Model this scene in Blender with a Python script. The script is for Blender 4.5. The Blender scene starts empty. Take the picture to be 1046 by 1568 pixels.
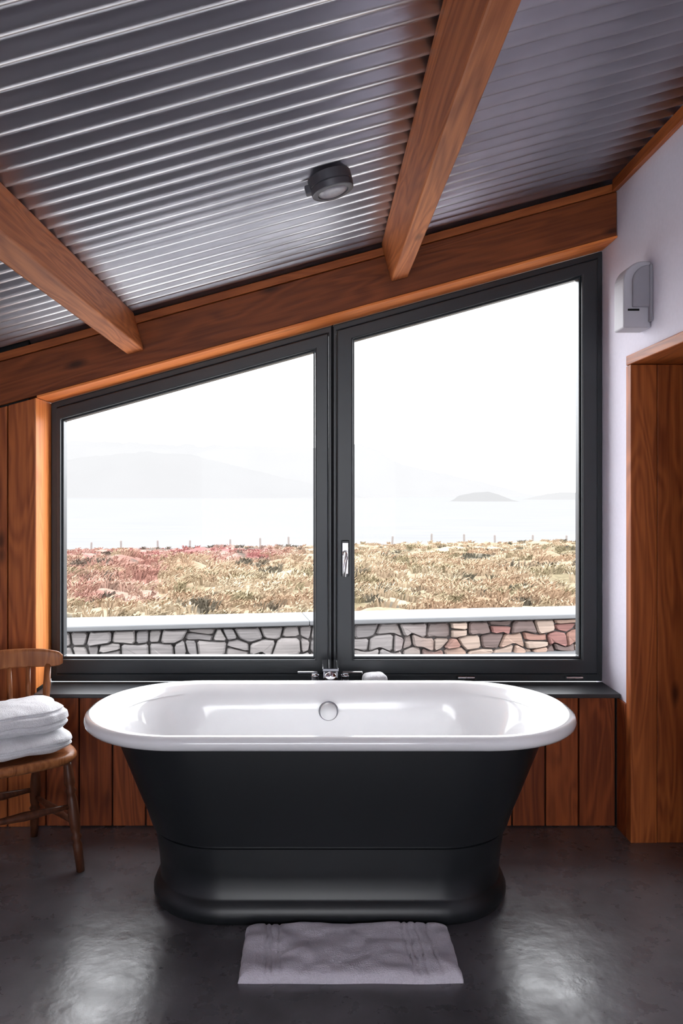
import bpy, bmesh, math, random
from mathutils import Vector, Matrix, noise
random.seed(7)
S=bpy.context.scene
SL=0.276            # roof slope
TH=math.atan(SL)
SKY=8.0
EX=2.6/8.3          # exterior albedo scale

# ---------------------------------------------------------------- helpers
def link(o):
    S.collection.objects.link(o); return o
def mesh_obj(name,verts,faces,mat=None,parent=None,smooth=False,mats=None):
    me=bpy.data.meshes.new(name); me.from_pydata([tuple(v) for v in verts],[],faces); me.update()
    bm=bmesh.new(); bm.from_mesh(me); bmesh.ops.recalc_face_normals(bm,faces=bm.faces); bm.to_mesh(me); bm.free()
    o=link(bpy.data.objects.new(name,me))
    if mat: me.materials.append(mat)
    if smooth:
        for p in me.polygons: p.use_smooth=True
    if parent: o.parent=parent
    return o
def empty(name,loc=(0,0,0)):
    e=link(bpy.data.objects.new(name,None)); e.location=loc; e.empty_display_size=.1; return e
def bevel(o,w,seg=2):
    m=o.modifiers.new('bevel','BEVEL'); m.width=w; m.segments=seg; m.limit_method='ANGLE'; m.angle_limit=math.radians(40)
    return o
def boxdata(x0,x1,y0,y1,z0,z1):
    v=[(x0,y0,z0),(x1,y0,z0),(x1,y1,z0),(x0,y1,z0),(x0,y0,z1),(x1,y0,z1),(x1,y1,z1),(x0,y1,z1)]
    f=[(0,3,2,1),(4,5,6,7),(0,1,5,4),(1,2,6,5),(2,3,7,6),(3,0,4,7)]
    return v,f
def merge(parts):
    V=[];F=[]
    for v,f in parts:
        n=len(V); V+=list(v); F+=[tuple(i+n for i in q) for q in f]
    return V,F
def boxes(name,lst,mat,parent=None,bev=0):
    v,f=merge([boxdata(*b) for b in lst]); o=mesh_obj(name,v,f,mat,parent)
    if bev: bevel(o,bev)
    return o
def prism_y(pts,y0,y1):
    n=len(pts); v=[(p[0],y0,p[1]) for p in pts]+[(p[0],y1,p[1]) for p in pts]
    f=[tuple(range(n)),tuple(range(2*n-1,n-1,-1))]+[(i,(i+1)%n,n+(i+1)%n,n+i) for i in range(n)]
    return v,f
def ring_y(outer,inner,y0,y1):
    n=len(outer); v=[]
    for y in (y0,y1):
        v+=[(p[0],y,p[1]) for p in outer]+[(p[0],y,p[1]) for p in inner]
    f=[]
    for i in range(n):
        j=(i+1)%n
        f+=[(i,j,n+j,n+i),(2*n+i,3*n+i,3*n+j,2*n+j),(i,2*n+i,2*n+j,j),(n+i,n+j,3*n+j,3*n+i)]
    return v,f
def loft(rings,cap0=True,cap1=True):
    V=[];F=[];n=len(rings[0])
    for r in rings: V+=r
    for k in range(len(rings)-1):
        for i in range(n):
            j=(i+1)%n
            F.append((k*n+i,k*n+j,(k+1)*n+j,(k+1)*n+i))
    if cap0: F.append(tuple(range(n-1,-1,-1)))
    if cap1: F.append(tuple((len(rings)-1)*n+i for i in range(n)))
    return V,F
def rrect(cx,cy,a,b,r,z,nc=18,ns=8):
    r=min(r,a-.001,b-.001); pts=[]
    cs=[(a-r,b-r,0),(-(a-r),b-r,90),(-(a-r),-(b-r),180),(a-r,-(b-r),270)]
    for k,(x,y,s) in enumerate(cs):
        for i in range(nc+1):
            t=math.radians(s+90*i/nc); pts.append((cx+x+r*math.cos(t),cy+y+r*math.sin(t),z))
        x2,y2,s2=cs[(k+1)%4]
        t=math.radians(s+90); p0=(x+r*math.cos(t),y+r*math.sin(t)); t=math.radians(s2); p1=(x2+r*math.cos(t),y2+r*math.sin(t))
        for i in range(1,ns):
            u=i/ns; pts.append((cx+p0[0]*(1-u)+p1[0]*u,cy+p0[1]*(1-u)+p1[1]*u,z))
    return pts
def lathe(p0,p1,prof,n=20):
    p0=Vector(p0);p1=Vector(p1);d=(p1-p0); q=d.to_track_quat('Z','Y'); rings=[]
    for t,r in prof:
        c=p0+d*t
        rings.append([tuple(c+q@Vector((r*math.cos(2*math.pi*i/n),r*math.sin(2*math.pi*i/n),0))) for i in range(n)])
    return loft(rings)
def tube(path,rad,n=12):
    P=[Vector(p) for p in path]; rings=[]
    for i,p in enumerate(P):
        d=(P[min(i+1,len(P)-1)]-P[max(i-1,0)]).normalized(); q=d.to_track_quat('Z','Y')
        r=rad[i] if isinstance(rad,(list,tuple)) else rad
        rings.append([tuple(p+q@Vector((r*math.cos(2*math.pi*k/n),r*math.sin(2*math.pi*k/n),0))) for k in range(n)])
    return loft(rings)

# ---------------------------------------------------------------- materials
def newmat(name):
    m=bpy.data.materials.new(name); m.use_nodes=True; nt=m.node_tree
    return m,nt,nt.nodes['Principled BSDF']
def simple(name,col,rough=.5,metal=0,noise_scale=30,var=.06,bump=0,spec=None,coat=0):
    m,nt,b=newmat(name); N=nt.nodes; L=nt.links
    tc=N.new('ShaderNodeTexCoord'); no=N.new('ShaderNodeTexNoise'); no.inputs['Scale'].default_value=noise_scale; no.inputs['Detail'].default_value=3
    L.new(tc.outputs['Object'],no.inputs['Vector'])
    r=N.new('ShaderNodeValToRGB'); r.color_ramp.elements[0].position=.3; r.color_ramp.elements[1].position=.7
    r.color_ramp.elements[0].color=(*[c*(1-var) for c in col],1); r.color_ramp.elements[1].color=(*[min(1,c*(1+var)) for c in col],1)
    L.new(no.outputs['Fac'],r.inputs['Fac']); L.new(r.outputs['Color'],b.inputs['Base Color'])
    b.inputs['Roughness'].default_value=rough; b.inputs['Metallic'].default_value=metal
    if spec is not None: b.inputs['Specular IOR Level'].default_value=spec
    if coat: b.inputs['Coat Weight'].default_value=coat; b.inputs['Coat Roughness'].default_value=.05
    if bump:
        bp=N.new('ShaderNodeBump'); bp.inputs['Strength'].default_value=bump; bp.inputs['Distance'].default_value=.01
        L.new(no.outputs['Fac'],bp.inputs['Height']); L.new(bp.outputs['Normal'],b.inputs['Normal'])
    return m
def wood(name,light,dark,axis='Z',rot=(0,0,0),rough=.5,knot=1.0,sc=1.0,spec=.28,isl=.25):
    m,nt,b=newmat(name); N=nt.nodes; L=nt.links
    tc=N.new('ShaderNodeTexCoord'); geo=N.new('ShaderNodeNewGeometry')
    off=N.new('ShaderNodeVectorMath'); off.operation='SCALE'; off.inputs[0].default_value=(3.1,5.7,9.3); L.new(geo.outputs['Random Per Island'],off.inputs['Scale'])
    add=N.new('ShaderNodeVectorMath'); L.new(tc.outputs['Object'],add.inputs[0]); L.new(off.outputs[0],add.inputs[1])
    rt=N.new('ShaderNodeVectorRotate'); rt.rotation_type='EULER_XYZ'; rt.inputs['Rotation'].default_value=rot; L.new(add.outputs[0],rt.inputs['Vector'])
    def mapped(cross,along):
        mp=N.new('ShaderNodeVectorMath'); mp.operation='MULTIPLY'
        s=[cross*sc]*3; s['XYZ'.index(axis)]=along*sc; mp.inputs[1].default_value=s; L.new(rt.outputs[0],mp.inputs[0]); return mp.outputs[0]
    vo=N.new('ShaderNodeTexVoronoi'); vo.inputs['Scale'].default_value=1; L.new(mapped(8.5,3.2),vo.inputs['Vector'])
    kr=N.new('ShaderNodeValToRGB'); e=kr.color_ramp.elements; e[0].position=.05; e[0].color=(1,1,1,1); e[1].position=.19; e[1].color=(0,0,0,1)
    L.new(vo.outputs['Distance'],kr.inputs['Fac'])
    sep=N.new('ShaderNodeSeparateColor'); L.new(vo.outputs['Color'],sep.inputs[0])
    gt=N.new('ShaderNodeMath'); gt.operation='GREATER_THAN'; gt.inputs[1].default_value=.30; L.new(sep.outputs[0],gt.inputs[0])
    kk=N.new('ShaderNodeMath'); kk.operation='MULTIPLY'; L.new(kr.outputs[0],kk.inputs[0]); L.new(gt.outputs[0],kk.inputs[1])
    kk2=N.new('ShaderNodeMath'); kk2.operation='MULTIPLY'; kk2.inputs[1].default_value=knot*.85; L.new(kk.outputs[0],kk2.inputs[0])
    n1=N.new('ShaderNodeTexNoise'); n1.inputs['Scale'].default_value=1; n1.inputs['Detail'].default_value=2; n1.inputs['Distortion'].default_value=.6; L.new(mapped(7,.9),n1.inputs['Vector'])
    n2=N.new('ShaderNodeTexNoise'); n2.inputs['Scale'].default_value=1; n2.inputs['Detail'].default_value=4; n2.inputs['Roughness'].default_value=.65; L.new(mapped(70,2.2),n2.inputs['Vector'])
    mu=N.new('ShaderNodeMath'); mu.operation='MULTIPLY'; mu.inputs[1].default_value=75; L.new(n1.outputs['Fac'],mu.inputs[0])
    si=N.new('ShaderNodeMath'); si.operation='SINE'; L.new(mu.outputs[0],si.inputs[0])
    s2=N.new('ShaderNodeMath'); s2.operation='MULTIPLY'; s2.inputs[1].default_value=.14; L.new(si.outputs[0],s2.inputs[0])
    a1=N.new('ShaderNodeMath'); L.new(s2.outputs[0],a1.inputs[0]); L.new(n2.outputs['Fac'],a1.inputs[1])
    rp=N.new('ShaderNodeMath'); rp.operation='MULTIPLY_ADD'; rp.inputs[1].default_value=isl; L.new(geo.outputs['Random Per Island'],rp.inputs[0]); L.new(a1.outputs[0],rp.inputs[2])
    cr=N.new('ShaderNodeValToRGB'); e=cr.color_ramp.elements; e[0].position=.35; e[0].color=(*light,1); e[1].position=.95; e[1].color=(*dark,1)
    L.new(rp.outputs[0],cr.inputs['Fac'])
    mx=N.new('ShaderNodeMix'); mx.data_type='RGBA'; mx.inputs['B'].default_value=(dark[0]*.25,dark[1]*.25,dark[2]*.25,1)
    L.new(kk2.outputs[0],mx.inputs['Factor']); L.new(cr.outputs[0],mx.inputs['A']); L.new(mx.outputs['Result'],b.inputs['Base Color'])
    b.inputs['Roughness'].default_value=rough; b.inputs['Specular IOR Level'].default_value=spec
    bp=N.new('ShaderNodeBump'); bp.inputs['Strength'].default_value=.25; bp.inputs['Distance'].default_value=.003; L.new(a1.outputs[0],bp.inputs['Height']); L.new(bp.outputs[0],b.inputs['Normal'])
    return m
WL=(.45,.127,.032); WD=(.19,.040,.010)
M_woodZ=wood('larch_vertical',WL,WD,'Z')
M_woodY=wood('larch_rafter',(.62,.208,.070),(.29,.070,.020),'Y',rot=(0,TH,0))
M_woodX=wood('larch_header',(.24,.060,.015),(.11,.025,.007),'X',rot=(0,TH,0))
M_soffit=wood('larch_soffit_lit',(.80,.25,.06),(.60,.15,.035),'X',rot=(0,TH,0),knot=.3)  # window light on the soffit painted in as a brighter orange
M_reveal=wood('larch_reveal_lit',(.85,.30,.08),(.65,.18,.04),'Z',knot=.5)  # daylight on the reveal put into the colour, brighter than the boards
M_clad=wood('cladding_board',(.33,.078,.020),(.14,.028,.008),'Z',isl=.35)
M_chair=wood('chair_elm',(.40,.15,.055),(.18,.055,.018),'Z',knot=.0,rough=.35)
M_chaird=wood('chair_turned_beech',(.11,.038,.018),(.05,.017,.009),'Z',knot=.0,rough=.35)
M_white=simple('painted_plaster',(.74,.71,.81),.8,noise_scale=60,var=.02,bump=.05)
M_frame=simple('anthracite_powdercoat',(.020,.025,.030),.38,var=.03)
M_black=simple('black_fill',(.006,.006,.007),.9)
M_slate=simple('slate_sill',(.035,.037,.042),.42,noise_scale=12,var=.2,bump=.05)
M_enamel=simple('white_enamel',(.86,.86,.87),.12,var=.005,coat=.5)
M_tub=simple('black_satin_paint',(.010,.012,.014),.38,var=.05,noise_scale=80)
M_chrome=simple('chrome',(.75,.75,.78),.12,1,var=.01)
M_dchrome=simple('dark_chrome',(.18,.18,.2),.15,1,var=.02)
M_steel=simple('brushed_steel',(.7,.7,.72),.3,1,var=.02)
M_lamp=simple('grey_cast_metal',(.085,.085,.10),.45,.3,var=.05)
M_sconce=simple('sconce_ceramic',(.46,.45,.50),.55,var=.02)
M_sconce2=simple('sconce_inner',(.30,.29,.33),.6,var=.02)
M_post=simple('weathered_post',(.45*EX,.40*EX,.38*EX),.9)
M_cap=simple('concrete_coping',(.36*EX,.37*EX,.385*EX),.8,noise_scale=4,var=.06)
M_pave=simple('bounce_paving',(.60,.585,.56),.9,noise_scale=3,var=.1)  # kept pale to bounce skylight indoors

def towel_mat(name,col):
    m,nt,b=newmat(name); N=nt.nodes; L=nt.links
    tc=N.new('ShaderNodeTexCoord'); n=N.new('ShaderNodeTexNoise'); n.inputs['Scale'].default_value=260; n.inputs['Detail'].default_value=2; L.new(tc.outputs['Object'],n.inputs['Vector'])
    n2=N.new('ShaderNodeTexNoise'); n2.inputs['Scale'].default_value=60; L.new(tc.outputs['Object'],n2.inputs['Vector'])
    a=N.new('ShaderNodeMath'); a.operation='MULTIPLY_ADD'; a.inputs[1].default_value=.5; L.new(n2.outputs['Fac'],a.inputs[0]); L.new(n.outputs['Fac'],a.inputs[2])
    r=N.new('ShaderNodeValToRGB'); r.color_ramp.elements[0].position=.4; r.color_ramp.elements[1].position=1.0
    r.color_ramp.elements[0].color=(*[c*.82 for c in col],1); r.color_ramp.elements[1].color=(*col,1); L.new(a.outputs[0],r.inputs[0]); L.new(r.outputs[0],b.inputs['Base Color'])
    bp=N.new('ShaderNodeBump'); bp.inputs['Strength'].default_value=.8; bp.inputs['Distance'].default_value=.004; L.new(a.outputs[0],bp.inputs['Height']); L.new(bp.outputs[0],b.inputs['Normal'])
    b.inputs['Roughness'].default_value=.95; b.inputs['Sheen Weight'].default_value=.3
    return m
M_towel=towel_mat('white_terry',(.86,.86,.89)); M_mat=towel_mat('grey_terry',(.68,.64,.71))

# concrete floor
M_floor,nt,b=newmat('polished_concrete'); N=nt.nodes; L=nt.links
tc=N.new('ShaderNodeTexCoord'); n=N.new('ShaderNodeTexNoise'); n.inputs['Scale'].default_value=1.9; n.inputs['Detail'].default_value=8; n.inputs['Roughness'].default_value=.62
L.new(tc.outputs['Object'],n.inputs['Vector'])
r=N.new('ShaderNodeValToRGB'); r.color_ramp.elements[0].position=.30; r.color_ramp.elements[1].position=.70
r.color_ramp.elements[0].color=(.045,.042,.047,1); r.color_ramp.elements[1].color=(.170,.160,.175,1); L.new(n.outputs['Fac'],r.inputs[0]); L.new(r.outputs[0],b.inputs['Base Color'])
n3=N.new('ShaderNodeTexNoise'); n3.inputs['Scale'].default_value=9; n3.inputs['Detail'].default_value=6; n3.inputs['Roughness'].default_value=.6; L.new(tc.outputs['Object'],n3.inputs['Vector'])
r2=N.new('ShaderNodeMapRange'); r2.inputs['From Min'].default_value=.30; r2.inputs['From Max'].default_value=.70; r2.inputs['To Min'].default_value=.23; r2.inputs['To Max'].default_value=.36; L.new(n3.outputs['Fac'],r2.inputs[0]); L.new(r2.outputs[0],b.inputs['Roughness'])
n4=N.new('ShaderNodeTexNoise'); n4.inputs['Scale'].default_value=16; n4.inputs['Detail'].default_value=4; L.new(tc.outputs['Object'],n4.inputs['Vector'])
bp=N.new('ShaderNodeBump'); bp.inputs['Strength'].default_value=.22; bp.inputs['Distance'].default_value=.008; L.new(n4.outputs['Fac'],bp.inputs['Height']); L.new(bp.outputs[0],b.inputs['Normal'])
b.inputs['Specular IOR Level'].default_value=.9

# galvanised
M_zinc,nt,b=newmat('galvanised_steel'); N=nt.nodes; L=nt.links
tc=N.new('ShaderNodeTexCoord'); n=N.new('ShaderNodeTexNoise'); n.inputs['Scale'].default_value=3; n.inputs['Detail'].default_value=4; L.new(tc.outputs['Object'],n.inputs['Vector'])
r=N.new('ShaderNodeValToRGB'); r.color_ramp.elements[0].position=.3; r.color_ramp.elements[1].position=.7
r.color_ramp.elements[0].color=(.50,.50,.54,1); r.color_ramp.elements[1].color=(.66,.66,.70,1); L.new(n.outputs['Fac'],r.inputs[0]); L.new(r.outputs[0],b.inputs['Base Color'])
b.inputs['Metallic'].default_value=.93; b.inputs['Roughness'].default_value=.32

# glass
M_glass=bpy.data.materials.new('window_glass'); M_glass.use_nodes=True; nt=M_glass.node_tree; N=nt.nodes; L=nt.links
N.remove(N['Principled BSDF']); tr=N.new('ShaderNodeBsdfTransparent'); gl=N.new('ShaderNodeBsdfGlossy'); gl.inputs['Roughness'].default_value=.02
fr=N.new('ShaderNodeFresnel'); fr.inputs['IOR'].default_value=1.12; mx=N.new('ShaderNodeMixShader'); L.new(fr.outputs[0],mx.inputs[0]); L.new(tr.outputs[0],mx.inputs[1]); L.new(gl.outputs[0],mx.inputs[2]); L.new(mx.outputs[0],N['Material Output'].inputs[0])
M_lens=simple('frosted_lens',(.35,.34,.38),.25,var=.1,noise_scale=90)

def vcol_mat(name,rough=.95):
    m,nt,b=newmat(name); N=nt.nodes; L=nt.links
    a=N.new('ShaderNodeVertexColor'); a.layer_name='Col'; tc=N.new('ShaderNodeTexCoord'); n=N.new('ShaderNodeTexNoise'); n.inputs['Scale'].default_value=9; n.inputs['Detail'].default_value=4
    L.new(tc.outputs['Object'],n.inputs['Vector']); mr=N.new('ShaderNodeMapRange'); mr.inputs['From Min'].default_value=.3; mr.inputs['From Max'].default_value=.7; mr.inputs['To Min'].default_value=.75; mr.inputs['To Max'].default_value=1.2; L.new(n.outputs['Fac'],mr.inputs[0])
    vm=N.new('ShaderNodeVectorMath'); vm.operation='SCALE'; L.new(a.outputs['Color'],vm.inputs[0]); L.new(mr.outputs[0],vm.inputs['Scale']); L.new(vm.outputs[0],b.inputs['Base Color'])
    b.inputs['Roughness'].default_value=rough; b.inputs['Specular IOR Level'].default_value=.05
    return m
M_grass=vcol_mat('moor_grass')
def haze(name,col):  # misty air painted on as pale emission over the distant land
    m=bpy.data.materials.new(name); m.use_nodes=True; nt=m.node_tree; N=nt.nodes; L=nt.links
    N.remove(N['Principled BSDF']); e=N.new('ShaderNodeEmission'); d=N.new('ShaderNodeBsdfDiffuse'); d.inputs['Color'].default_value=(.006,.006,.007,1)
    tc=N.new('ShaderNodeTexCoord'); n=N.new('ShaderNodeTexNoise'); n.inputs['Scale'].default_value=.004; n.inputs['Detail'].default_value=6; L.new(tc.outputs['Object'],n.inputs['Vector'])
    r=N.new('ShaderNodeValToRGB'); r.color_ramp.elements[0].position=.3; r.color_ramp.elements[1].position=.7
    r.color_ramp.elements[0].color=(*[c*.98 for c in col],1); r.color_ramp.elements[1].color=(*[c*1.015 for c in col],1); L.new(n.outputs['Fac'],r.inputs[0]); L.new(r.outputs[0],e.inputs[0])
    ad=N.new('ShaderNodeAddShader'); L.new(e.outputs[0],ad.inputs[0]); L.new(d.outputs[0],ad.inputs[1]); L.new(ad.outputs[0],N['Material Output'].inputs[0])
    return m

# ---------------------------------------------------------------- room shell
YB=-3.2; XR=1.22; XL=-2.4; YW=3.22; YO=3.48
def topw(x): return 2.058+SL*x          # top of window / underside of header
def roof(x): return 2.308+SL*x          # sheet centre
v,f=boxdata(XL-.2,2.5,YB-.2,YO,-.12,0); floor=mesh_obj('floor',v,f,M_floor)

pitch=.076; ns=12; V=[];F=[]
ny=int((YO+.1-YB)/pitch*ns)
xs=[XL-.1,-1.2,0,XR]
for i in range(ny+1):
    y=YB-.1+i*pitch/ns; h=.0105*math.cos(2*math.pi*i/ns)
    for x in xs: V.append((x-h*math.sin(TH),y,roof(x)+h*math.cos(TH)))
m=len(xs)
for i in range(ny):
    for k in range(m-1): F.append((i*m+k,i*m+k+1,(i+1)*m+k+1,(i+1)*m+k))
ceil=mesh_obj('ceiling',V,F,M_zinc,smooth=True)
sm=ceil.modifiers.new('thick','SOLIDIFY'); sm.thickness=.0015

def slab(x0,x1,zb,zt,y0,y1):
    g=lambda h,x: h(x) if callable(h) else h
    return prism_y([(x0,g(zb,x0)),(x1,g(zb,x1)),(x1,g(zt,x1)),(x0,g(zt,x0))],y0,y1)
tops=lambda x: topw(x)
left=[]; x=-1.145; wds=[.115,.17,.15,.16,.15,.16,.17,.2]
for w in wds:
    x2=max(x-w,XL); left.append(slab(x2+.0025,x-.0025,0,tops,YW,YW+.02)); x=x2
    if x<=XL: break
v,f=merge(left); wl=mesh_obj('wall_north',v,f,M_woodZ); bevel(wl,.003)
v,f=slab(-1.18,-1.1455,.56,tops,YW+.004,YO-.001); mesh_obj('reveal_lit_board',v,f,M_reveal,wl)  # paler colour stands in for daylight on this side face
v,f=merge([boxdata(XL-.2,-1.182,YW+.022,YO,0,1.4),slab(XL-.2,-1.182,1.4,roof,YW+.022,YO),boxdata(-1.182,XR,YW+.022,YO,0,.528)])
mesh_obj('core',v,f,M_black,wl)
bl=[]
edges=[-1.145]+[-1.105+.1352*i for i in range(0,18)]
edges=[e for e in edges if e<XR-.03]+[XR-.012]
for a,c in zip(edges[:-1],edges[1:]): bl.append((a+.003,c-.003,YW,YW+.02,.004,.528))
cl=boxes('sill_cladding',bl,M_clad,wl,.003)
boxes('window_sill',[(-1.144,XR-.002,3.19,3.398,.530,.547)],M_slate,None,.003)
hd=empty('window_header_beam')
v,f=slab(XL,XR-.002,lambda x:topw(x)+.011,lambda x:topw(x)+.19,3.232,YO); o=mesh_obj('beam',v,f,M_woodX,hd); bevel(o,.004)
v,f=slab(-1.144,XR-.002,lambda x:topw(x),lambda x:topw(x)+.010,3.226,3.399); o=mesh_obj('soffit_lit_strip',v,f,M_soffit,hd); bevel(o,.002)  # added board that carries the painted window light
M_lath=wood('larch_lath',(.40,.11,.028),(.22,.05,.012),'X',rot=(0,TH,0),knot=.3)
v,f=slab(XL,XR-.002,lambda x:topw(x)+.192,lambda x:topw(x)+.225,3.226,3.29); o=mesh_obj('top_lath',v,f,M_lath,hd); bevel(o,.003)
v,f=slab(XL,XR-.002,lambda x:topw(x)+.192,lambda x:roof(x)+.012,3.295,YO); mesh_obj('closure_fill',v,f,M_black,hd)  # black filler added to block sky light and darken the gap

DH=1.875; DY0=2.2; DY1=3.12
east=[boxdata(XR,XR+.22,DY1,YO,0,DH),boxdata(XR,XR+.22,YB,DY0,0,DH)]
east.append(boxdata(XR,XR+.22,YB,YO,DH,2.66))
v,f=merge(east); mesh_obj('wall_east',v,f,M_white)
dr=empty('door_1')
boxes('far_jamb',[(XR-.010,XR+.092,3.07,3.118,0,1.853),(XR+.0945,XR+.235,3.073,3.118,0,1.853)],M_woodZ,dr,.003)
boxes('near_jamb',[(XR-.010,XR+.235,DY0+.002,DY0+.05,0,1.853)],M_woodZ,dr,.003)
M_woodYf=wood('larch_door_head',WL,WD,'Y')
boxes('head',[(XR-.010,XR+.235,DY0+.002,3.118,1.855,1.893)],M_woodYf,dr,.003)
boxes('corner_post',[(XR-.010,XR-.001,3.12,3.215,0,.526)],M_clad,dr,.002)
boxes('wall_hall',[(2.4,2.5,YB,YO,0,2.66),(XR+.22,2.4,YO-.1,YO,0,2.66),(XR+.22,2.4,YB,YB+.1,0,2.66)],M_clad)
boxes('ceiling_hall',[(XR,2.5,YB,YO,2.665,2.72)],M_white)
v,f=prism_y([(XR-.026,roof(XR)-.065),(XR-.001,roof(XR)-.060),(XR-.001,roof(XR)-.012),(XR-.026,roof(XR)-.019)],YB,3.22)
o=mesh_obj('trim_1',v,f,M_woodYf); bevel(o,.002)
boxes('wall_west',[(XL-.2,XL,YB,YW+.02,0,roof(XL)+.0)],M_white)
so=[boxdata(XL-.2,-1.5,YB-.2,YB,0,1.85),boxdata(1.0,2.5,YB-.2,YB,0,2.55),boxdata(-1.5,1.0,YB-.2,YB,0,.6)]  # opening added in the unseen rear wall to let fill light in
v,f=merge(so); mesh_obj('wall_south',v,f,M_white)

def rafter(name,xt):
    dx,dz=math.sin(TH),-math.cos(TH); tx,tz=math.cos(TH),math.sin(TH)
    p0=(xt,roof(xt)-.011)
    w=.070; dpt=.160
    pts=[p0,(p0[0]+w*tx,p0[1]+w*tz),(p0[0]+w*tx+dpt*dx,p0[1]+w*tz+dpt*dz),(p0[0]+dpt*dx,p0[1]+dpt*dz)]
    n=60; rings=[]
    for i in range(n+1):
        y=YB+(3.223-YB)*i/n; rings.append([(q[0]+.0015*noise.noise(Vector((q[0]*9+k*3,y*3,1))),y,q[1]+.0015*noise.noise(Vector((q[1]*9+k*5,y*3,7)))) for k,q in enumerate(pts)])
    v,f=loft(rings); o=mesh_obj(name,v,f,M_woodY); bevel(o,.006,2); return o
rafter('ceiling_beam',.256); rafter('ceiling_beam',-.817); rafter('ceiling_beam',-1.89)

# ---------------------------------------------------------------- window
win=empty('window_1')
XM=.062
def quad(x0,x1,zb,off): return [(x0,zb),(x1,zb),(x1,topw(x1)-off),(x0,topw(x0)-off)]
fr_=[];sa=[];be=[];gs=[]
for (xa,xb,ma,mb,ga,gb) in [(-1.144,XM-.004,-1.118,XM-.016,-1.091,-.020),(XM+.004,XR-.002,XM+.016,1.196,.157,1.119)]:
    fr_.append(ring_y(quad(xa,xb,.549,.001),quad(ma,mb,.580,.028),3.40,3.475))
    sa.append(ring_y(quad(ma+.001,mb-.001,.581,.030),quad(ga-.008,gb+.008,.645,.084),3.386,3.455))
    be.append(ring_y(quad(ga-.0075,gb+.0075,.6455,.0845),quad(ga,gb,.655,.092),3.405,3.45))
    q=quad(ga+.0005,gb-.0005,.6555,.0925); gs.append(([(p[0],3.430,p[1]) for p in q],[(0,1,2,3)]))
v,f=merge(fr_); bevel(mesh_obj('outer_frame',v,f,M_frame,win),.004)
v,f=merge(sa); bevel(mesh_obj('sash',v,f,M_frame,win),.006,3)
v,f=merge(be); bevel(mesh_obj('glazing_bead',v,f,M_frame,win),.002)
boxes('mullion_core',[(XM-.0045,XM+.0045,3.415,3.475,.55,topw(XM)+.004)],M_black,win)
v,f=merge(gs); mesh_obj('glass_panes',v,f,M_glass,win)
hx=.116
boxes('handle_plate',[(hx-.017,hx+.017,3.378,3.387,1.0,1.155)],M_frame,win,.004)
v,f=merge([boxdata(hx-.013,hx+.013,3.370,3.379,1.012,1.145),lathe((hx,3.372,1.10),(hx,3.335,1.10),[(0,.013),(.2,.013),(.25,.009),(1,.009)])]); bevel(mesh_obj('handle_rose',v,f,M_steel,win),.002)
v,f=tube([(hx,3.345,1.105),(hx,3.328,1.10),(hx,3.322,1.085),(hx-.003,3.322,1.05),(hx-.006,3.324,1.005)],[.009,.010,.010,.009,.007]); mesh_obj('handle_lever',v,f,M_steel,win,True)
for xx in (.63,1.09):
    v,f=merge([boxdata(xx-.035,xx+.035,3.376,3.386,.565,.575),lathe((xx-.035,3.372,.570),(xx+.035,3.372,.570),[(0,.006),(.48,.006),(.49,.004),(.51,.004),(.52,.006),(1,.006)],10)])
    mesh_obj('hinge',v,f,M_steel,win)

# ---------------------------------------------------------------- bathtub
CX,CY=.040,2.745
tub=empty('bathtub',(CX,CY,0))
def rr(a,b,r,z): return rrect(0,0,a,b,r,z)
body=[rr(.572,.255,.24,.0),rr(.590,.270,.25,.006),rr(.598,.277,.257,.022),rr(.598,.277,.257,.040),rr(.590,.270,.25,.060),rr(.578,.258,.24,.072),
 rr(.574,.252,.235,.078),rr(.580,.254,.235,.15),rr(.594,.258,.24,.236),rr(.588,.252,.235,.238),rr(.588,.252,.235,.244),rr(.603,.262,.24,.246),
 rr(.622,.270,.25,.30),rr(.655,.283,.26,.38),rr(.688,.296,.275,.46),rr(.716,.306,.285,.53),rr(.738,.313,.29,.588)]
v,f=loft(body,True,False); o=mesh_obj('cast_iron_body',v,f,M_tub,tub,True)
e=o.modifiers.new('es','EDGE_SPLIT'); e.split_angle=math.radians(50)
rim=[(.728,.304,.284,.588),(.78,.342,.315,.580),(.803,.358,.33,.577),(.817,.368,.34,.581),(.826,.376,.347,.591),(.828,.378,.349,.603),(.824,.374,.345,.615),(.812,.364,.336,.6215),(.800,.353,.326,.6225),(.788,.342,.316,.620),
 (.774,.329,.302,.612),(.755,.315,.29,.600),(.728,.301,.277,.586),(.705,.291,.268,.560),(.690,.284,.262,.530),(.662,.272,.25,.46),(.630,.260,.24,.38),(.595,.245,.226,.30),(.565,.225,.21,.245),(.52,.19,.175,.215),(.42,.13,.12,.203),(.2,.05,.045,.198)]
v,f=loft([rr(*q) for q in rim],False,True); mesh_obj('enamel_basin',v,f,M_enamel,tub,True)
oy=.283; ox=-.0
v,f=merge([lathe((ox,oy+.008,.520),(ox,oy-.012,.527),[(0,.034),(.5,.034),(.75,.031),(.8,.028),(1,.027)],40)]); mesh_obj('overflow_cover',v,f,M_enamel,tub,True)
rings=[]
for i in range(48):
    t=2*math.pi*i/48; c=Vector((ox+.0345*math.cos(t),oy-.006,.525+.0345*math.sin(t)))
    rings.append([tuple(c+Vector((math.cos(t)*math.cos(u)*.003,math.sin(u)*.003,math.sin(t)*math.cos(u)*.003))) for u in [k*math.pi/4 for k in range(8)]])
rings.append(rings[0]); v,f=loft(rings,False,False); mesh_obj('overflow_ring',v,f,M_dchrome,tub,True)
v,f=lathe((0,0,.197),(0,0,.205),[(0,.03),(.7,.03),(1,.026)],30); mesh_obj('waste_plug',v,f,M_chrome,tub,True)

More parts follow.
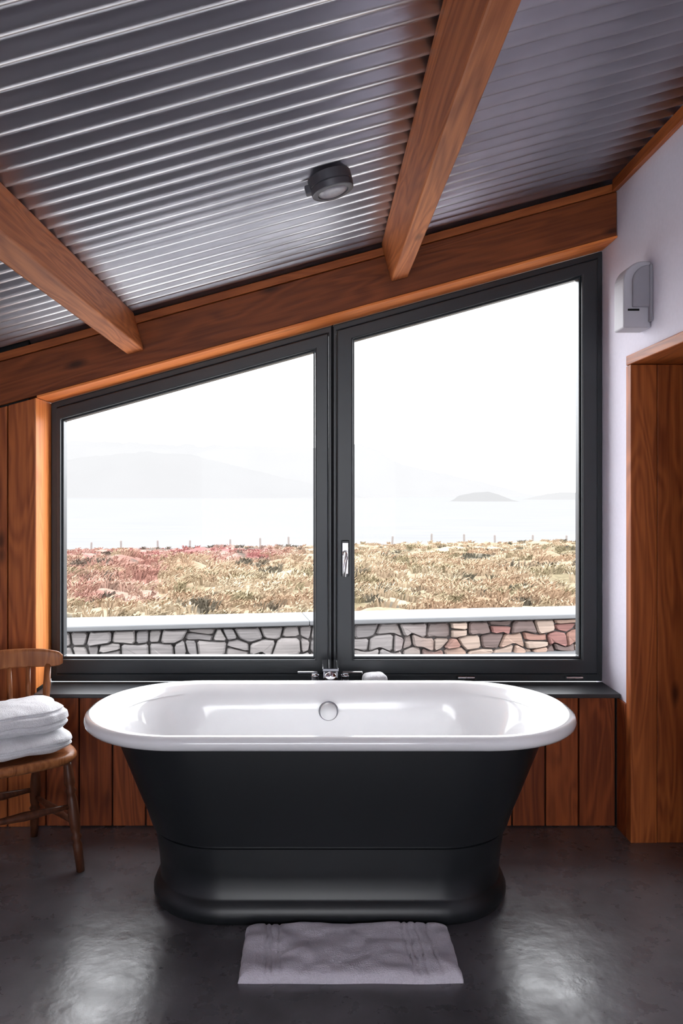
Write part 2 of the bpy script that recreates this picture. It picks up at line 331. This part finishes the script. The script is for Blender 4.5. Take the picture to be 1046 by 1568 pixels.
# faucet on sill
fa=empty('bath_faucet',(.05,3.29,.5475))
v,f=merge([lathe((0,0,0),(0,0,.012),[(0,.032),(.6,.032),(1,.028)],28),lathe((0,0,.010),(0,0,.10),[(0,.023),(1,.023)],28)]); mesh_obj('spout_base',v,f,M_dchrome,fa,True)
v,f=boxdata(-.032,.032,-.14,.028,.098,.112); bevel(mesh_obj('spout_top',v,f,M_dchrome,fa),.003)
v,f=boxdata(-.030,.030,-.11,.020,.060,.097); bevel(mesh_obj('spout_body',v,f,M_dchrome,fa),.006)
v,f=lathe((0,-.108,.078),(0,-.150,.076),[(0,.020),(.5,.020),(.55,.023),(1,.023)],28); mesh_obj('spout_nozzle',v,f,M_chrome,fa,True)
for s in (-1,1):
    v,f=merge([lathe((s*.062,0,0),(s*.062,0,.058),[(0,.024),(.15,.024),(.2,.016),(.8,.016),(.85,.019),(1,.017)],24)]); mesh_obj('valve',v,f,M_chrome,fa,True)
    v,f=boxdata(min(s*.05,s*.135),max(s*.05,s*.135),-.009,.009,.060,.069); bevel(mesh_obj('lever',v,f,M_chrome,fa),.003)

def soft_slab(name,w,d,h,mat,loc,rz=0,parent=None,amp=.006,seed=0,pw=5,fr=14,grooves=(),cuts=26):
    bm=bmesh.new(); bmesh.ops.create_cube(bm,size=2); bmesh.ops.subdivide_edges(bm,edges=bm.edges[:],cuts=cuts,use_grid_fill=True)
    for q in bm.verts:
        c=q.co; pz=2.8
        k=(abs(c.x)**pw+abs(c.y)**pw)**(pz/pw); s=(k+abs(c.z)**pz)**(-1/pz)
        p=Vector((c.x*s*w/2,c.y*s*d/2,c.z*s*h/2))
        for g in grooves:
            gz=g*h/2+.004*noise.noise(Vector((p.x*9,p.y*9,seed)))
            q_=math.exp(-((p.z-gz)/(.004))**2); p.x*=1-.075*q_; p.y*=1-.09*q_
        n=noise.noise(Vector((p.x*fr+seed,p.y*fr,p.z*fr*1.6)))+.4*noise.noise(Vector((p.x*fr*3+seed,p.y*fr*3,p.z*fr*3)))
        p+=Vector((c.x,c.y,c.z)).normalized()*n*amp
        q.co=p
    me=bpy.data.meshes.new(name); bm.to_mesh(me); bm.free(); me.materials.append(mat)
    for p in me.polygons: p.use_smooth=True
    o=link(bpy.data.objects.new(name,me)); o.location=loc; o.rotation_euler=(0,0,rz)
    if parent: o.parent=parent
    return o
soft_slab('folded_washcloth',.10,.09,.062,M_towel,(.235,3.285,.580),.2,None,.004,5)

# ---------------------------------------------------------------- chair
CHX,CHY=-1.105,2.885
ch=empty('wooden_chair',(CHX,CHY,0)); ch.rotation_euler=(0,0,math.radians(35))
SH=.42
rings=[]
for a,z in [(.86,SH-.038),(.95,SH-.034),(1,SH-.022),(1,SH-.012),(.975,SH-.003),(.93,SH),(.8,SH-.004),(.5,SH-.010),(.2,SH-.011)]:
    R=[]
    for i in range(56):
        t=2*math.pi*i/56; c,s=math.cos(t),math.sin(t); e=.62
        x=.195*abs(c)**e*(1 if c>0 else -1); y=.19*abs(s)**e*(1 if s>0 else -1)
        x*=1-.10*(y/.19)*.9
        R.append((x*a,y*a,z))
    rings.append(R)
v,f=loft(rings); mesh_obj('seat',v,f,M_chair,ch,True)
turn=[(0,.013),(.05,.015),(.12,.017),(.2,.019),(.24,.013),(.27,.020),(.30,.013),(.34,.017),(.5,.021),(.62,.018),(.66,.013),(.69,.020),(.72,.013),(.76,.017),(1,.014)]
legs={'leg_1':((.150,-.135,SH-.03),(.185,-.180,0)),'leg_2':((-.150,-.135,SH-.03),(-.185,-.180,0)),
      'leg_3':((.115,.130,SH-.03),(.130,.215,0)),'leg_4':((-.115,.130,SH-.03),(-.130,.215,0))}
for k,(a,c) in legs.items():
    v,f=lathe(a,c,turn,18); mesh_obj(k,v,f,M_chaird,ch,True)
def at(k,z):
    a,c=[Vector(q) for q in legs[k]]; t=(a.z-z)/(a.z-c.z); return a.lerp(c,t)
st=[(0,.008),(.2,.010),(.45,.015),(.5,.016),(.55,.015),(.8,.010),(1,.008)]
for i,(p,q) in enumerate([(at('leg_1',.17),at('leg_3',.17)),(at('leg_2',.17),at('leg_4',.17)),(at('leg_1',.23),at('leg_2',.23)),(at('leg_3',.2),at('leg_4',.2))]):
    v,f=lathe(p,q,st,14); mesh_obj('stretcher_%d'%(i+1),v,f,M_chaird,ch,True)
for i in range(6):
    u=-1+2*i/5; bx=.145*u; by=.150-.02*abs(u)**2; tx=.175*u; ty=.215-.03*u*u
    r=.0145 if i in (0,5) else .0095
    v,f=lathe((bx,by,SH-.005),(tx,ty,.68),[(0,r*.8),(.1,r),(.3,r*1.25),(.34,r*.8),(.38,r*1.3),(.42,r*.85),(.7,r),(1,r*.85)],14); mesh_obj('back_post' if i in (0,5) else 'spindle',v,f,M_chair,ch,True)
rings=[]
for i in range(41):
    u=-1+2*i/40; x=.225*u; y=.215-.05*u*u; hh=.037*(1-.35*abs(u)**6) if abs(u)<.999 else .018; zc=.698+.014*(1-u*u)
    th=.011; R=[]
    for k in range(16):
        t=2*math.pi*k/16; c,s=math.cos(t),math.sin(t)
        R.append((x,y+th*abs(c)**.6*(1 if c>0 else -1),zc+hh*abs(s)**.6*(1 if s>0 else -1)))
    rings.append(R)
v,f=loft(rings); mesh_obj('crest_rail',v,f,M_chair,ch,True)
tw=empty('folded_towel_stack',(CHX,CHY,SH)); tw.rotation_euler=(0,0,math.radians(35))
soft_slab('lower_towel',.365,.305,.078,M_towel,(0,-.02,.043),0.0,tw,.008,3,5,9,(-.1,),44)
soft_slab('upper_towel',.350,.285,.104,M_towel,(-.004,-.012,.128),.06,tw,.013,17,4,8,(-.30,.42),44)

# ---------------------------------------------------------------- bath mat towel
V=[];F=[];nx,nyy=220,80
for j in range(nyy+1):
    for i in range(nx+1):
        u=-1+2*i/nx; w=-1+2*j/nyy
        e=(max(0,1-abs(u)**26)**.5)*(max(0,1-abs(w)**14)**.5)
        x=.090+.312*u+.004*noise.noise(Vector((u*2,w*3,3))); y=2.325+.138*w+.006*noise.noise(Vector((u*2.5,w,5)))
        X=.316*u; rid=0
        for c in (-.245,-.228,-.205,.175,.192,.215,.250): rid-=.0055*math.exp(-((X-c+.008*w+.004*noise.noise(Vector((w*2,c*30,0))))/.004)**2)
        z=e*(.029+.010*noise.noise(Vector((X*9,w*1.6,1)))+.005*noise.noise(Vector((X*20,w*3,4)))+rid)
        V.append((x,y,max(z,0)+.0005))
for j in range(nyy):
    for i in range(nx):
        a=j*(nx+1)+i; F.append((a,a+1,a+nx+2,a+nx+1))
mesh_obj('bath_mat',V,F,M_mat,smooth=True)

# ---------------------------------------------------------------- ceiling light
cl_=empty('ceiling_light',(.032,2.385,roof(.032)-.010)); cl_.rotation_euler=(0,-TH,0)
v,f=lathe((0,0,0),(0,0,-.052),[(0,.058),(.02,.066),(.55,.066),(.6,.063),(.64,.066),(.95,.064),(1,.060),(1,.047),(.93,.045)],48); o=mesh_obj('housing',v,f,M_lamp,cl_,True); e=o.modifiers.new('es','EDGE_SPLIT'); e.split_angle=math.radians(35)
v,f=lathe((0,0,-.046),(0,0,-.058),[(0,.0455),(.3,.044),(.7,.034),(1,.012)],40); mesh_obj('lens',v,f,M_lens,cl_,True)
v,f=boxdata(-.080,-.055,-.012,.012,-.040,-.012); bevel(mesh_obj('cable_boss',v,f,M_lamp,cl_),.004)

# ---------------------------------------------------------------- wall sconce
sc_=empty('wall_sconce')
def hood(p,z0,z1,r,x1=XR-.001):
    pts=[(x1,z0),(x1-p,z0)]
    for i in range(11):
        t=math.pi/2*i/10; pts.append((x1-p+r-r*math.cos(t),z1-r+r*math.sin(t)))
    pts.append((x1,z1)); return pts
v,f=prism_y(hood(.100,1.960,2.205,.075),2.905,3.0); bevel(mesh_obj('shade',v,f,M_sconce,sc_),.006,3)
v,f=prism_y(hood(.070,2.035,2.188,.060),2.893,2.907); bevel(mesh_obj('side_relief',v,f,M_sconce2,sc_),.004,3)
boxes('slot',[(XR-.086,XR-.045,2.901,2.908,2.022,2.029)],M_black,sc_)
boxes('shadow_plate',[(XR-.012,XR-.001,2.885,3.02,1.98,2.19)],M_sconce2,sc_,.004)  # darker slab standing in for the shadow beside the shade

# ---------------------------------------------------------------- exterior
boxes('courtyard_bounce_slab',[(-8,8,YO+.02,5.2,-.2,-.02)],M_pave)  # unseen pale slab added to bounce daylight up to ceiling and rafters
boxes('ground',[(-30,30,5.2,9,-.25,-.03)],M_cap)
random.seed(3)
bw=empty('stone_boundary_wall')
P0=Vector((-6.0,5.70)); P1=Vector((8.5,7.99)); d=(P1-P0); Ln=d.length; d.normalize(); nrm=Vector((-d.y,d.x))
def wp(s,t,z): p=P0+d*s+nrm*t; return (p.x,p.y,z)
def obox(s0,s1,t0,t1,z0,z1,j=0):
    J=lambda: random.uniform(-j,j)
    q=[(s0,t0,z0),(s1,t0,z0),(s1,t1,z0),(s0,t1,z0),(s0,t0,z1),(s1,t0,z1),(s1,t1,z1),(s0,t1,z1)]
    v=[wp(a+J(),b_+J()*.5,c+J()) for a,b_,c in q]; return v,boxdata(0,1,0,1,0,1)[1]
CT=.30
v,f=obox(0,Ln,.05,.40,-.1,CT-.05); mesh_obj('mortar_core',v,f,simple('mortar',(.26*EX,.24*EX,.235*EX),.95,noise_scale=20,var=.2,bump=.3),bw)
cp=[];s=0
while s<Ln-.1:
    cp.append(obox(s,s+2.997,-.04,.45,CT-.042,CT)); s+=3.0
v,f=merge(cp); bevel(mesh_obj('coping',v,f,M_cap,bw),.01)
# random rubble: irregular hexagonal stones sharing a jittered staggered lattice
def rubble():
    out=[]; hw=.10; nc=int(Ln/(2*hw)); rows=[-.10,.02,.135,.25]; Q={}
    def P(k,j):
        if (k,j) not in Q:
            jz=0 if j==0 else (random.uniform(-.004,.004) if j==len(rows)-1 else random.uniform(-.030,.030))
            Q[(k,j)]=(k*hw+random.uniform(-.036,.036),rows[j]+jz)
        return Q[(k,j)]
    for j in range(len(rows)-1):
        for i in range(nc):
            k=2*i+(j%2)
            poly=[P(k,j),P(k+1,j),P(k+2,j),P(k+2,j+1),P(k+1,j+1),P(k,j+1)]
            u=random.random()
            if u<.22:
                ml=((poly[0][0]+poly[5][0])/2,(poly[0][1]+poly[5][1])/2+random.uniform(-.02,.02)); mr_=((poly[2][0]+poly[3][0])/2,(poly[2][1]+poly[3][1])/2+random.uniform(-.02,.02))
                polys=[[poly[0],poly[1],poly[2],mr_,ml],[ml,mr_,poly[3],poly[4],poly[5]]]
            elif u<.40:
                polys=[[poly[0],poly[1],poly[4],poly[5]],[poly[1],poly[2],poly[3],poly[4]]]
            else: polys=[poly]
            for pl in polys:
                n0=len(pl); cx=sum(p[0] for p in pl)/n0; cz=sum(p[1] for p in pl)/n0; pts=[]
                for q in range(n0):
                    p=pl[q]; pn=pl[(q+1)%n0]
                    for t in (.15,.85):
                        x=p[0]+(pn[0]-p[0])*t; z=p[1]+(pn[1]-p[1])*t
                        dx,dz=cx-x,cz-z; l=max(1e-4,math.hypot(dx,dz)); x+=dx/l*.008+random.uniform(-.003,.003); z+=dz/l*.007+random.uniform(-.003,.003)
                        pts.append((x,min(z,CT-.046)))
                t0=random.uniform(-.02,.02); n=len(pts)
                V_=[wp(x,t0+.018,z) for x,z in pts]+[wp(cx+(x-cx)*.86,t0+random.uniform(-.006,.004),cz+(z-cz)*.84) for x,z in pts]+[wp(x,.1,z) for x,z in pts]
                F_=[tuple(range(n,2*n))]+[(k2,(k2+1)%n,n+(k2+1)%n,n+k2) for k2 in range(n)]+[(k2,(k2+1)%n,2*n+(k2+1)%n,2*n+k2) for k2 in range(n)]
                out.append((V_,F_))
    return out
M_stone,nt,b=newmat('granite_stones'); N=nt.nodes; L=nt.links
def ec(c): return (c[0]*EX,c[1]*EX,c[2]*EX,1)
geo=N.new('ShaderNodeNewGeometry'); cr=N.new('ShaderNodeValToRGB'); e=cr.color_ramp.elements; e[0].color=ec((.42,.39,.39)); e[1].color=ec((.62,.57,.55))
L.new(geo.outputs['Random Per Island'],cr.inputs[0])
cr2=N.new('ShaderNodeValToRGB'); cr2.color_ramp.interpolation='CONSTANT'; e=cr2.color_ramp.elements; e[0].color=ec((.60,.33,.26)); e[1].position=.8; e[1].color=ec((.32,.23,.21))
for pz,c in ((.2,(.74,.51,.40)),(.4,(.48,.23,.20)),(.6,(.78,.60,.49))):
    q=e.new(pz); q.color=ec(c)
L.new(geo.outputs['Random Per Island'],cr2.inputs[0])
sp=N.new('ShaderNodeSeparateXYZ'); L.new(geo.outputs['Position'],sp.inputs[0]); mr=N.new('ShaderNodeMapRange'); mr.inputs['From Min'].default_value=.6; mr.inputs['From Max'].default_value=1.2; L.new(sp.outputs['X'],mr.inputs[0])
mx=N.new('ShaderNodeMix'); mx.data_type='RGBA'; L.new(mr.outputs[0],mx.inputs['Factor']); L.new(cr.outputs[0],mx.inputs['A']); L.new(cr2.outputs[0],mx.inputs['B'])
no=N.new('ShaderNodeTexNoise'); no.inputs['Scale'].default_value=25; no.inputs['Detail'].default_value=4
mm=N.new('ShaderNodeMapRange'); mm.inputs['From Min'].default_value=.3; mm.inputs['From Max'].default_value=.7; mm.inputs['To Min'].default_value=.75; mm.inputs['To Max'].default_value=1.25; L.new(no.outputs['Fac'],mm.inputs[0])
vs=N.new('ShaderNodeVectorMath'); vs.operation='SCALE'; L.new(mx.outputs['Result'],vs.inputs[0]); L.new(mm.outputs[0],vs.inputs['Scale']); L.new(vs.outputs[0],b.inputs['Base Color']); b.inputs['Roughness'].default_value=.9
v,f=merge(rubble()); mesh_obj('stones',v,f,M_stone,bw)

# terrain
def lerp_tab(tab,x):
    for (a,va),(b_,vb) in zip(tab[:-1],tab[1:]):
        if x<=b_: return va+(vb-va)*(x-a)/(b_-a)
    return tab[-1][1]
TAB=[(5,.22),(8,.17),(15,-.22),(25,-.92),(40,-1.95),(70,-3.65),(100,-5.25),(112,-6.4),(130,-10),(160,-16)]
def wally(x): return P0.y+(x-P0.x)*d.y/d.x
def gh(x,y):
    b_=lerp_tab(TAB,y); k=min(1,max(0,(y-6.5)/14))
    return b_+.018*x*min(1,y/60)+ (.02+.45*k)*noise.noise(Vector((x*.30,y*.16,0)))+(.06+.24*k)*noise.noise(Vector((x*.9,y*.6,4)))+.06*noise.noise(Vector((x*4,y*3,8)))
STRAW=Vector((.82,.65,.45)); TAN=Vector((.64,.44,.29)); OLIVE=Vector((.38,.32,.19)); RUST=Vector((.56,.23,.21)); PINK=Vector((.72,.44,.37)); DARK=Vector((.15,.14,.11))
def gcol(x,y,r=0):
    sx=x/y; ly=math.log(y)*9
    n=noise.noise(Vector((sx*8+r*.1,ly*.7,20))); n2=noise.noise(Vector((sx*15+40,ly*1.1,r*.1))); n3=noise.noise(Vector((sx*17,ly*1.4,33)))
    c=STRAW.lerp(TAN,max(0,min(1,.50+2.2*n)))
    c=c.lerp(OLIVE,max(0,min(.85,3.0*n2-.20)))
    red=0
    if sx<0.0: red=max(0,min(1,(y-20)/14))*max(0,min(1,-sx*14))
    if sx<-.20 and y>9: red=max(red,.7)
    red*=max(0,min(1,.9+1.6*n3)); c=c.lerp(RUST if n2>-.05 else PINK,red)
    if n3>.24 and n<.15: c=c.lerp(DARK,min(.85,(n3-.24)*9))
    return c*EX
V=[];F=[];C=[];NR,NC=230,240
for j in range(NR+1):
    y0=6.0*(155/6.0)**(j/NR)
    for i in range(NC+1):
        x=(-1+2*i/NC)*(y0*.62+1.5); y=max(y0,wally(x)+.52)
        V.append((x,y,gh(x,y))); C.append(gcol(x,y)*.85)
for j in range(NR):
    for i in range(NC):
        a=j*(NC+1)+i
        if (Vector(V[a])-Vector(V[a+NC+1])).length<1e-4 and (Vector(V[a+1])-Vector(V[a+NC+2])).length<1e-4: continue
        F.append((a,a+1,a+NC+2,a+NC+1))
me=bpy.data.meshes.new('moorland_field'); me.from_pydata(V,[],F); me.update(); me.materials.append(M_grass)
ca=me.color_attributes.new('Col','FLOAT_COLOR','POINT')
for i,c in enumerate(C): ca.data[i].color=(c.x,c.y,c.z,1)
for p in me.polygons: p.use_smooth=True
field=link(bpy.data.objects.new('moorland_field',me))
random.seed(11); V=[];F=[];C=[]
for t in range(9000):
    y=7.0*(98/7.0)**(random.random()**.9); x=random.uniform(-1,1)*(y*.5+.5)
    if y<wally(x)+.75: continue
    z=gh(x,y); c=gcol(x,y,random.uniform(-1,1))*random.uniform(.92,1.15)
    sz=random.uniform(.10,.24)*(1+y*.010)*(1 if y>14 else .5+.5*(y-7)/7); lean=random.uniform(-.2,.9)
    for b_ in range(13):
        a=random.uniform(0,6.283); rr_=random.random()*sz*.6; bx=x+math.cos(a)*rr_; by=y+math.sin(a)*rr_
        h=sz*random.uniform(.55,1.1); w=.003+.0005*y+.004*random.random(); tx=bx+(math.cos(a)*.6+lean)*h*.9; n=len(V)
        V+=[(bx-w,by,z-.03),(bx+w,by,z-.03),((bx+tx)/2+w*.8,by,z+h*.6),((bx+tx)/2-w*.8,by,z+h*.6),(tx,by+math.sin(a)*h*.4,z+h*.8)]
        F+=[(n,n+1,n+2,n+3),(n+3,n+2,n+4)]
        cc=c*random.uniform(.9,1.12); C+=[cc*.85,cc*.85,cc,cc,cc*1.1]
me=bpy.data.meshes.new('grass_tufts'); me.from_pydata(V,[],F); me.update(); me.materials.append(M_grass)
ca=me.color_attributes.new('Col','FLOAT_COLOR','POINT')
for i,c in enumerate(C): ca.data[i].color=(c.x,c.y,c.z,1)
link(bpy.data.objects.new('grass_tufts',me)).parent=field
parts=[]; random.seed(5)
x=-45
while x<48:
    z=gh(x,101); h=random.uniform(1.1,1.5); w=.13; tl=random.uniform(-.06,.06)
    parts.append(lathe((x,101,z-.3),(x+tl,101,z+h),[(0,w),(.9,w),(.97,w*.8),(1,w*.3)],8)); x+=random.uniform(3.6,5.6)
v,f=merge(parts); mesh_obj('fence_posts',v,f,M_post)
M_sea,nt,b=newmat('misty_sea'); N=nt.nodes; L=nt.links
tc=N.new('ShaderNodeTexCoord'); mp=N.new('ShaderNodeMapping'); mp.inputs['Scale'].default_value=(.02,.08,1); n=N.new('ShaderNodeTexNoise'); n.inputs['Scale'].default_value=1; n.inputs['Detail'].default_value=6; n.inputs['Roughness'].default_value=.7
L.new(tc.outputs['Object'],mp.inputs[0]); L.new(mp.outputs[0],n.inputs['Vector'])
r=N.new('ShaderNodeValToRGB'); r.color_ramp.elements[0].position=.35; r.color_ramp.elements[1].position=.65; r.color_ramp.elements[0].color=ec((.395,.395,.398)); r.color_ramp.elements[1].color=ec((.43,.43,.432))
L.new(n.outputs['Fac'],r.inputs[0]); L.new(r.outputs[0],b.inputs['Base Color']); b.inputs['Roughness'].default_value=1; b.inputs['Specular IOR Level'].default_value=0
mesh_obj('sea',[(-9000,120,-12),(9000,120,-12),(9000,14000,-12),(-9000,14000,-12)],[(0,1,2,3)],M_sea)
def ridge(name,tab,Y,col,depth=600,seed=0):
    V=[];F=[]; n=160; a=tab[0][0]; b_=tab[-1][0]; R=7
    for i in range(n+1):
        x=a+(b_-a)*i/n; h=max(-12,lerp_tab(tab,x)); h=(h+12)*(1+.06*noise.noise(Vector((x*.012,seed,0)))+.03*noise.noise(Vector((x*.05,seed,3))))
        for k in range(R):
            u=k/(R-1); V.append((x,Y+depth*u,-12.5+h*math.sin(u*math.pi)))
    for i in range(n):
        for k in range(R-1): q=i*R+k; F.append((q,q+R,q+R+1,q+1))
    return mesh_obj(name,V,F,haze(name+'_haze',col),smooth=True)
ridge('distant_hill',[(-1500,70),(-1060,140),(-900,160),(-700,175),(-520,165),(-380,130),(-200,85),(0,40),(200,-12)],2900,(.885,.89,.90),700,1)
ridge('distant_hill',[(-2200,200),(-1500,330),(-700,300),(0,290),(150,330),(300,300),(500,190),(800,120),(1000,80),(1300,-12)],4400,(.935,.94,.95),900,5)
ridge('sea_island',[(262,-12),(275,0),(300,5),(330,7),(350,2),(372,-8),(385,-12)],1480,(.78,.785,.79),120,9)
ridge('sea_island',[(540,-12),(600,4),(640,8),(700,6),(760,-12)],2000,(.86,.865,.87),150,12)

# ---------------------------------------------------------------- world & camera
w=bpy.data.worlds.new('World'); S.world=w; w.use_nodes=True; nt=w.node_tree; N=nt.nodes; L=nt.links
bg=N['Background']; bg.inputs['Strength'].default_value=SKY
tc=N.new('ShaderNodeTexCoord'); sp=N.new('ShaderNodeSeparateXYZ'); L.new(tc.outputs['Generated'],sp.inputs[0])
r=N.new('ShaderNodeValToRGB'); r.color_ramp.elements[0].position=.0; r.color_ramp.elements[0].color=(.90,.92,.95,1); r.color_ramp.elements[1].position=.5; r.color_ramp.elements[1].color=(.95,.97,1.0,1)
L.new(sp.outputs['Z'],r.inputs[0]); L.new(r.outputs[0],bg.inputs['Color'])
cam=bpy.data.cameras.new('camera'); co=link(bpy.data.objects.new('camera',cam)); S.camera=co
co.location=(0,0,1.35); co.rotation_euler=(math.radians(90),0,0)
cam.sensor_fit='VERTICAL'; cam.sensor_height=36; cam.sensor_width=24; cam.lens=1215/1568*36
cam.shift_x=36/1568; cam.shift_y=-27/1568; cam.clip_start=.05; cam.clip_end=30000
S.view_settings.view_transform='Standard'; S.view_settings.look='None'; S.view_settings.exposure=0
